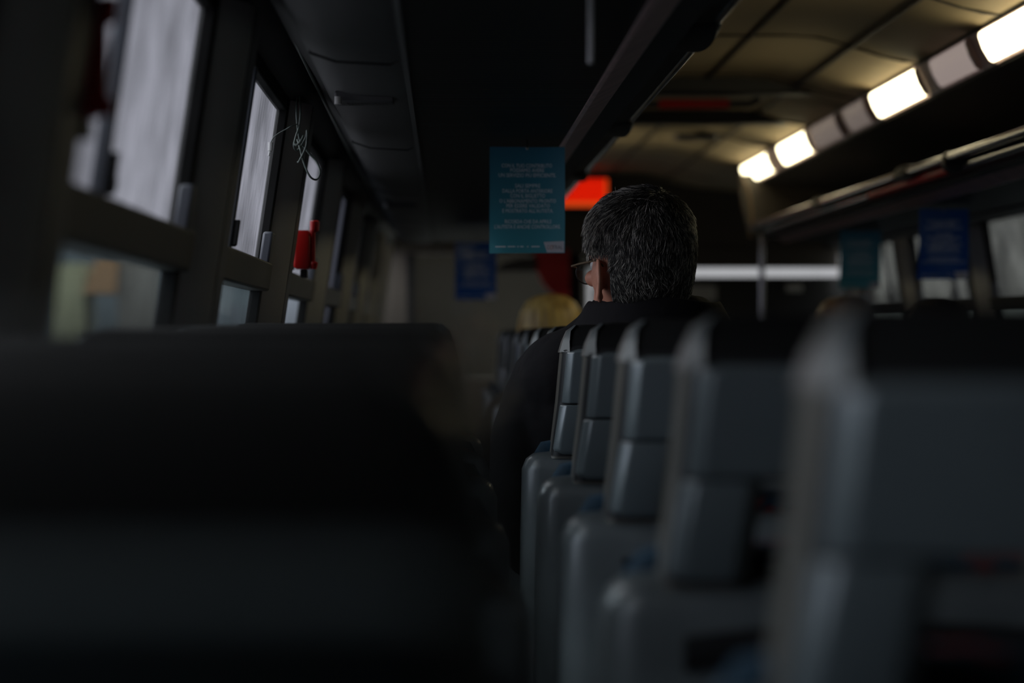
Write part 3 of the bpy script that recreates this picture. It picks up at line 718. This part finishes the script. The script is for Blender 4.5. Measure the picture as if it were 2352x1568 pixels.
def hair_surface(z, a):        # point of the short-hair envelope in head space
    for i in range(len(HS)-1):
        if HS[i][0] >= z >= HS[i+1][0]: break
    else: i = 0 if z > .1 else len(HS)-2
    A, B = HS[i], HS[i+1]; t = max(0, min(1, (A[0]-z)/(A[0]-B[0])))
    hw, yb, yf = [A[k]*(1-t)+B[k]*t for k in (1, 2, 3)]
    cy = (yb+yf)/2; ry = (yf-yb)/2; ca, sa = math.cos(a), math.sin(a); e = .88
    return Vector((hw*math.copysign(abs(ca)**e, ca), cy+ry*math.copysign(abs(sa)**e, sa), z))
def hair_mask(p):
    lim = .062+.2*max(0, p.z-.10) if p.z > .085 else (.055 if p.z > .045 else (.040 if p.z > .028 else -.036))
    return p.y < lim or p.z > .128
def shorthair(o, R, root, n_str, cols, lscale=1., hs=1.):
    P = lambda p: o+R @ (p*hs)
    zs = [.1475-.2275*i/46 for i in range(47)]
    mb = MB(); N = 72; vs = []; fs = []
    for z in zs:
        for k in range(N):
            p = hair_surface(z, 2*math.pi*k/N); p = Vector((p.x*.955, p.y*.965, p.z-.003)); vs.append(p)
    for i in range(len(zs)-1):
        for k in range(N):
            q = (i*N+k, i*N+(k+1) % N, (i+1)*N+(k+1) % N, (i+1)*N+k)
            if all(hair_mask(vs[j]) for j in q): fs.append(q)
    fs.append(tuple(range(N-1, -1, -1)))
    mb.add([P(v) for v in vs], fs); h = mb.build('hair', cols['base'], root, angle=80)
    # strands
    VS = []; FS = []; CI = []
    rnd = random.Random(3)
    crown = Vector((.012, -.055, .135))
    for s in range(n_str):
        z = .147-.224*rnd.random()**1.05; a = rnd.random()*2*math.pi
        p = hair_surface(z, a); p = Vector((p.x*.965, p.y*.97, p.z-.004))
        if not hair_mask(p-Vector((0, -.004, 0))): continue
        nrm = Vector((p.x/.0078, (p.y+.012)/.0105, (p.z-.03)/.0125)).normalized()
        # combing: away from the crown, down the sides
        away = (p-crown); away -= nrm*away.dot(nrm); away = away.normalized() if away.length > 1e-5 else Vector((1, 0, 0))
        down = Vector((0, -.25, -1)); down -= nrm*down.dot(nrm)
        wz = smoothst(.14, .06, p.z) if False else (1-smoothst(.05, .13, p.z))
        d = away*(1-wz*.6)+down*wz
        cl = noise.noise_vector(p*32)*.95+noise.noise_vector(p*95)*.55
        jit = Vector((rnd.gauss(0, .24), rnd.gauss(0, .24), rnd.gauss(0, .2)))
        d = (d+cl+jit); d -= nrm*d.dot(nrm); d = d.normalized()
        L = (.013+.010*rnd.random())*lscale*(.6+.6*smoothst(-.07, .12, p.z)); lift = .22+.16*rnd.random()
        if z > .1: lift += .12
        if z < .06 and p.y > -.045: L *= .5; lift += .1
        w = .00034+.00022*rnd.random()
        sd = d.cross(nrm).normalized(); base = len(VS)
        pts = [p, p+d*L*.33+nrm*L*lift*.38, p+d*L*.68+nrm*L*lift*.55, p+d*L+nrm*L*lift*.50]
        for j, q in enumerate(pts):
            ww = w*(1, 1, .8, .15)[j]
            VS += [P(q+sd*ww), P(q-sd*ww*.5+nrm*ww), P(q-sd*ww*.5-nrm*ww)]
        ci = 1 if rnd.random() < cols['p']*(.55+.7*smoothst(-.06, .04, p.y)) else 0
        for j in range(3):
            for k in range(3):
                FS.append((base+j*3+k, base+j*3+(k+1) % 3, base+j*3+3+(k+1) % 3, base+j*3+3+k)); CI.append(ci)
    me = bpy.data.meshes.new('hair_strands'); me.from_pydata([tuple(v) for v in VS], [], FS)
    me.materials.append(cols['dark']); me.materials.append(cols['light'])
    me.polygons.foreach_set('material_index', CI); me.update()
    for p in me.polygons: p.use_smooth = True
    ob = bpy.data.objects.new('hair_strands', me); COL.objects.link(ob); ob.parent = h; ob['kind'] = 'stuff'
def longhair(o, R, root, m, length=.26):
    mb = MB(); rg = []; N = 96
    prof = [(.150, .012), (.144, .045), (.128, .068), (.10, .084), (.06, .094), (.0, .098), (-.06, .098), (-.12, .10), (-length, .095)]
    for (z, r) in prof:
        ring = []
        for k in range(N):
            a = 2*math.pi*k/N; f = 1+.022*math.sin(a*23+z*30)+.015*math.sin(a*41+2)
            yy_ = r*1.12*math.sin(a)*f-.012
            lim = .075 if z > .09 else .01
            ring.append(o+R @ Vector((r*math.cos(a)*f, min(yy_, lim), z)))
        rg.append(ring)
    mb.loft(rg); return mb.build('hair', m, root, angle=80)
def person(loc, hx, hy, htop, yaw, label, jm, hair, body_c, shoulder, fine=True, hs=1., pitch=0.):
    """loc: floor point of the body centre; head centre at hx,hy; htop absolute height of crown; shoulder: absolute collar height"""
    root = empty('person', (loc[0], loc[1], 0), label, 'person')
    B = Vector((loc[0], loc[1], 0))
    o = Vector((hx, hy, htop-.152*hs))-B
    R = Matrix.Rotation(yaw, 3, 'Z') @ Matrix.Rotation(pitch, 3, 'X')
    sk = MB()
    tmp = MB(); headmesh(tmp, R, Vector((0, 0, 0)))
    sk.add([Vector(v)*hs+o for v in tmp.v], tmp.f)
    nb = Vector((0, -.035, shoulder-.06))
    sk.tube([o+R @ Vector((0, -.02, -.02)), o+R @ Vector((0, -.022, -.07)), nb+Vector((0, 0, .02)), nb-Vector((0, 0, .08))], [.055, .056, .06, .08], 18)
    # skin body core under the clothes, hands
    c = shoulder
    sk.loft(rings([(c-.05, .10, -.05, .05, .04), (c-.12, .17, -.08, .07, .06), (c-.4, .14, -.02, .13, .06), (.52, .15, .05, .20, .06)]))
    for s in (-1, 1):
        sk.tube([(s*.17, 0, c-.13), (s*.22, .02, c-.38), (s*.16, .20, .64)], [.045, .038, .028], 12)
        sk.tube([(s*.16, .20, .64), (s*.145, .26, .628)], [.028, .024], 12); hand(sk, (s*.14, .30, .622), s)
    b = sk.build('body', M['skin'], root); voxel(b, .0035 if fine else .007, 2)
    cj = c+(.018 if fine else 0)
    # jacket
    j = MB()
    d = c-CZ
    cj = c+(.018 if fine else 0)
    def S(z, hw, y0, y1):
        sh = -.05-.3*z; y0 += sh; y1 += sh
        return (cj+z, hw, y0, y1, min(hw, abs(y1-y0)/2)*.9)
    sl = [S(.004, .092, -.072, .070), S(-.018, .115, -.082, .085), S(-.045, .145, -.092, .090), S(-.064, .182, -.098, .092), S(-.083, .212, -.102, .094), S(-.108, .234, -.106, .098),
          S(-.14, .243, -.11, .105), S(-.25, .235, -.118, .12), S(-.42, .215, -.12, .135), (.49, .205, .02, .27, .11)]
    j.loft(rings(sl))
    for s in (-1, 1):
        j.tube([(s*.165, 0, cj-.125), (s*.195, .0, cj-.165), (s*.218, .01, cj-.25), (s*.236, .03, cj-.40), (s*.215, .10, cj-.44), (s*.165, .215, .645)], [.045, .060, .062, .056, .052, .042], 14)
    jo = j.build('jacket', jm, root); voxel(jo, .009, 10)
    if fine:
        tx = bpy.data.textures.new('folds', 'CLOUDS'); tx.noise_scale = .09; tx.noise_depth = 2
        dm = jo.modifiers.new('folds', 'DISPLACE'); dm.texture = tx; dm.strength = .016; dm.mid_level = .5
    # standing collar, thick rolled cloth around the neck
    cm = MB(); rg = []; N = 40
    prof = ((-.045, 1.42, 0), (-.01, 1.18, 0), (.016, 1.06, 0), (.024, 1.01, 0), (.022, .94, 0), (.0, .90, 0), (-.05, .95, 0))
    for (z, f, _) in prof:
        ring = []
        for k in range(N):
            a = 2*math.pi*k/N; fr = max(0, math.sin(a))
            ring.append((.112*f*math.cos(a), .092*f*math.sin(a)-.080, cj-.026+z*(1-.2*fr)-.03*fr+.004*math.sin(3*a)))
        rg.append(ring)
    cm.loft(rg, cap=False); cc = cm.build('collar', jm, jo); cc.modifiers.new('sub', 'SUBSURF').render_levels = 2
    # trousers
    tr = MB(); tr.ell((0, .13, .555), (.17, .12, .085), 20, 12)
    for s in (-1, 1):
        tr.tube([(s*.085, .10, .555), (s*.10, .24, .565), (s*.105, .36, .565), (s*.105, .395, .50), (s*.10, .385, .28), (s*.10, .375, .10)], [.085, .080, .066, .058, .052, .046], 14)
    to = tr.build('trousers', M['trousers'], root); voxel(to, .010, 3)
    for s in (-1, 1):
        sh = MB(); sh.loft([[(s*.10+.045*math.cos(a)*w, (.33+yy_*.95), .045*h*(1+math.sin(a))) for a in [2*math.pi*k/12 for k in range(12)]] for yy_, w, h in ((0, .7, .9), (.05, .85, 1), (.14, 1, .7), (.2, .9, .5), (.225, .5, .35))])
        sh.build('shoe', M['black'], root)
    # eyes
    for s in (-1, 1):
        e = MB().ell(o+R @ Vector((s*.031, .077, .016))*hs, (.0115, .0115, .0115), 14, 10); eo = e.build('eye', M['white'], root)
        MB().ell(o+R @ Vector((s*.031, .0865, .016))*hs, (.005, .003, .005), 10, 6).build('iris', M['black'], eo)
    if hair[0] == 'short': shorthair(o, R, root, hair[2], hair[1], hs=hs)
    else: longhair(o, R, root, hair[1])
    return root, o, R
def hairmat(n, c, r=.45, stretch=None):
    return mat(n, c, r, spec=.5, var=.55 if stretch else .3, vscale=40, stretch=stretch)
grey = dict(base=hairmat('hair_base', (.022, .021, .020)), dark=hairmat('hair_dark', (.045, .042, .038)), light=hairmat('hair_grey', (.54, .51, .45), .4), p=.42)
dark = dict(base=hairmat('hair_base_dark', (.012, .010, .009)), dark=hairmat('hair_dark2', (.02, .017, .014)), light=hairmat('hair_dark3', (.05, .04, .03)), p=.3)
man, o, R = person((.360, 4.035), .330, 3.955, CZ+.256, math.radians(30), 'grey-haired man in dark jacket and glasses seen from behind among the grey seats', M['jacket'], ('short', grey, 36000), 0, CZ+.044, True, 1.0)
# spectacles
gm = MB()
P = lambda x, y, z: o+R @ Vector((x, y, z))
ft = empty('spectacles', tuple(Vector(man.location)), 'thin metal-framed glasses worn by the grey-haired man', 'glasses')
for s in (-1, 1):
    ring = [P(s*.034+.027*math.cos(a), .108-.012*abs(s*.034+.027*math.cos(a))/.06, .004+.0195*math.sin(a)) for a in [2*math.pi*k/24 for k in range(25)]]
    gm.tube(ring, .0013, 6)
gm.tube([P(-.008, .108, .008), P(0, .111, .011), P(.008, .108, .008)], .0012, 6)
gm.build('rim', M['black'], ft)
for s in (-1, 1):
    MB().tube([P(s*.061, .096, .013), P(s*.073, .092, .015), P(s*.079, .06, .018), P(s*.0815, .0, .023), P(s*.082, -.02, .012)], .0017, 6).build('temple_arm', M['brownedge'], ft)
    l = MB(); l.loft([[P(s*.034+.026*math.cos(a), d+.108-.012*abs(s*.034+.026*math.cos(a))/.06, .004+.0185*math.sin(a)) for a in [2*math.pi*k/20 for k in range(20)]] for d in (-.0006, .0006)]); l.build('lens', M['glass_lens'], ft)
person((.350, 6.635), .300, 6.58, CZ+.118, .2, 'passenger with golden blonde hair seen from behind, beyond the grey-haired man\'s shoulder', M['blazer2'], ('long', hairmat('hair_blonde', (.80, .47, .15), .4, stretch=(1, 1, .12))), 0, CZ-.10, False)
person((1.26, 7.285), 1.255, 7.2, CZ+.122, -.2, 'brown-haired passenger barely visible over the seats below the right teal leaflet', M['blazer2'], ('long', hairmat('hair_brown', (.16, .075, .025), .5)), 0, CZ-.10, False)
person((1.27, 5.985), 1.27, 5.92, CZ+.098, 0, 'dark-haired passenger barely visible over the seats below the dark blue leaflet', M['jacket'], ('short', dark, 2500), 0, CZ-.12, False)
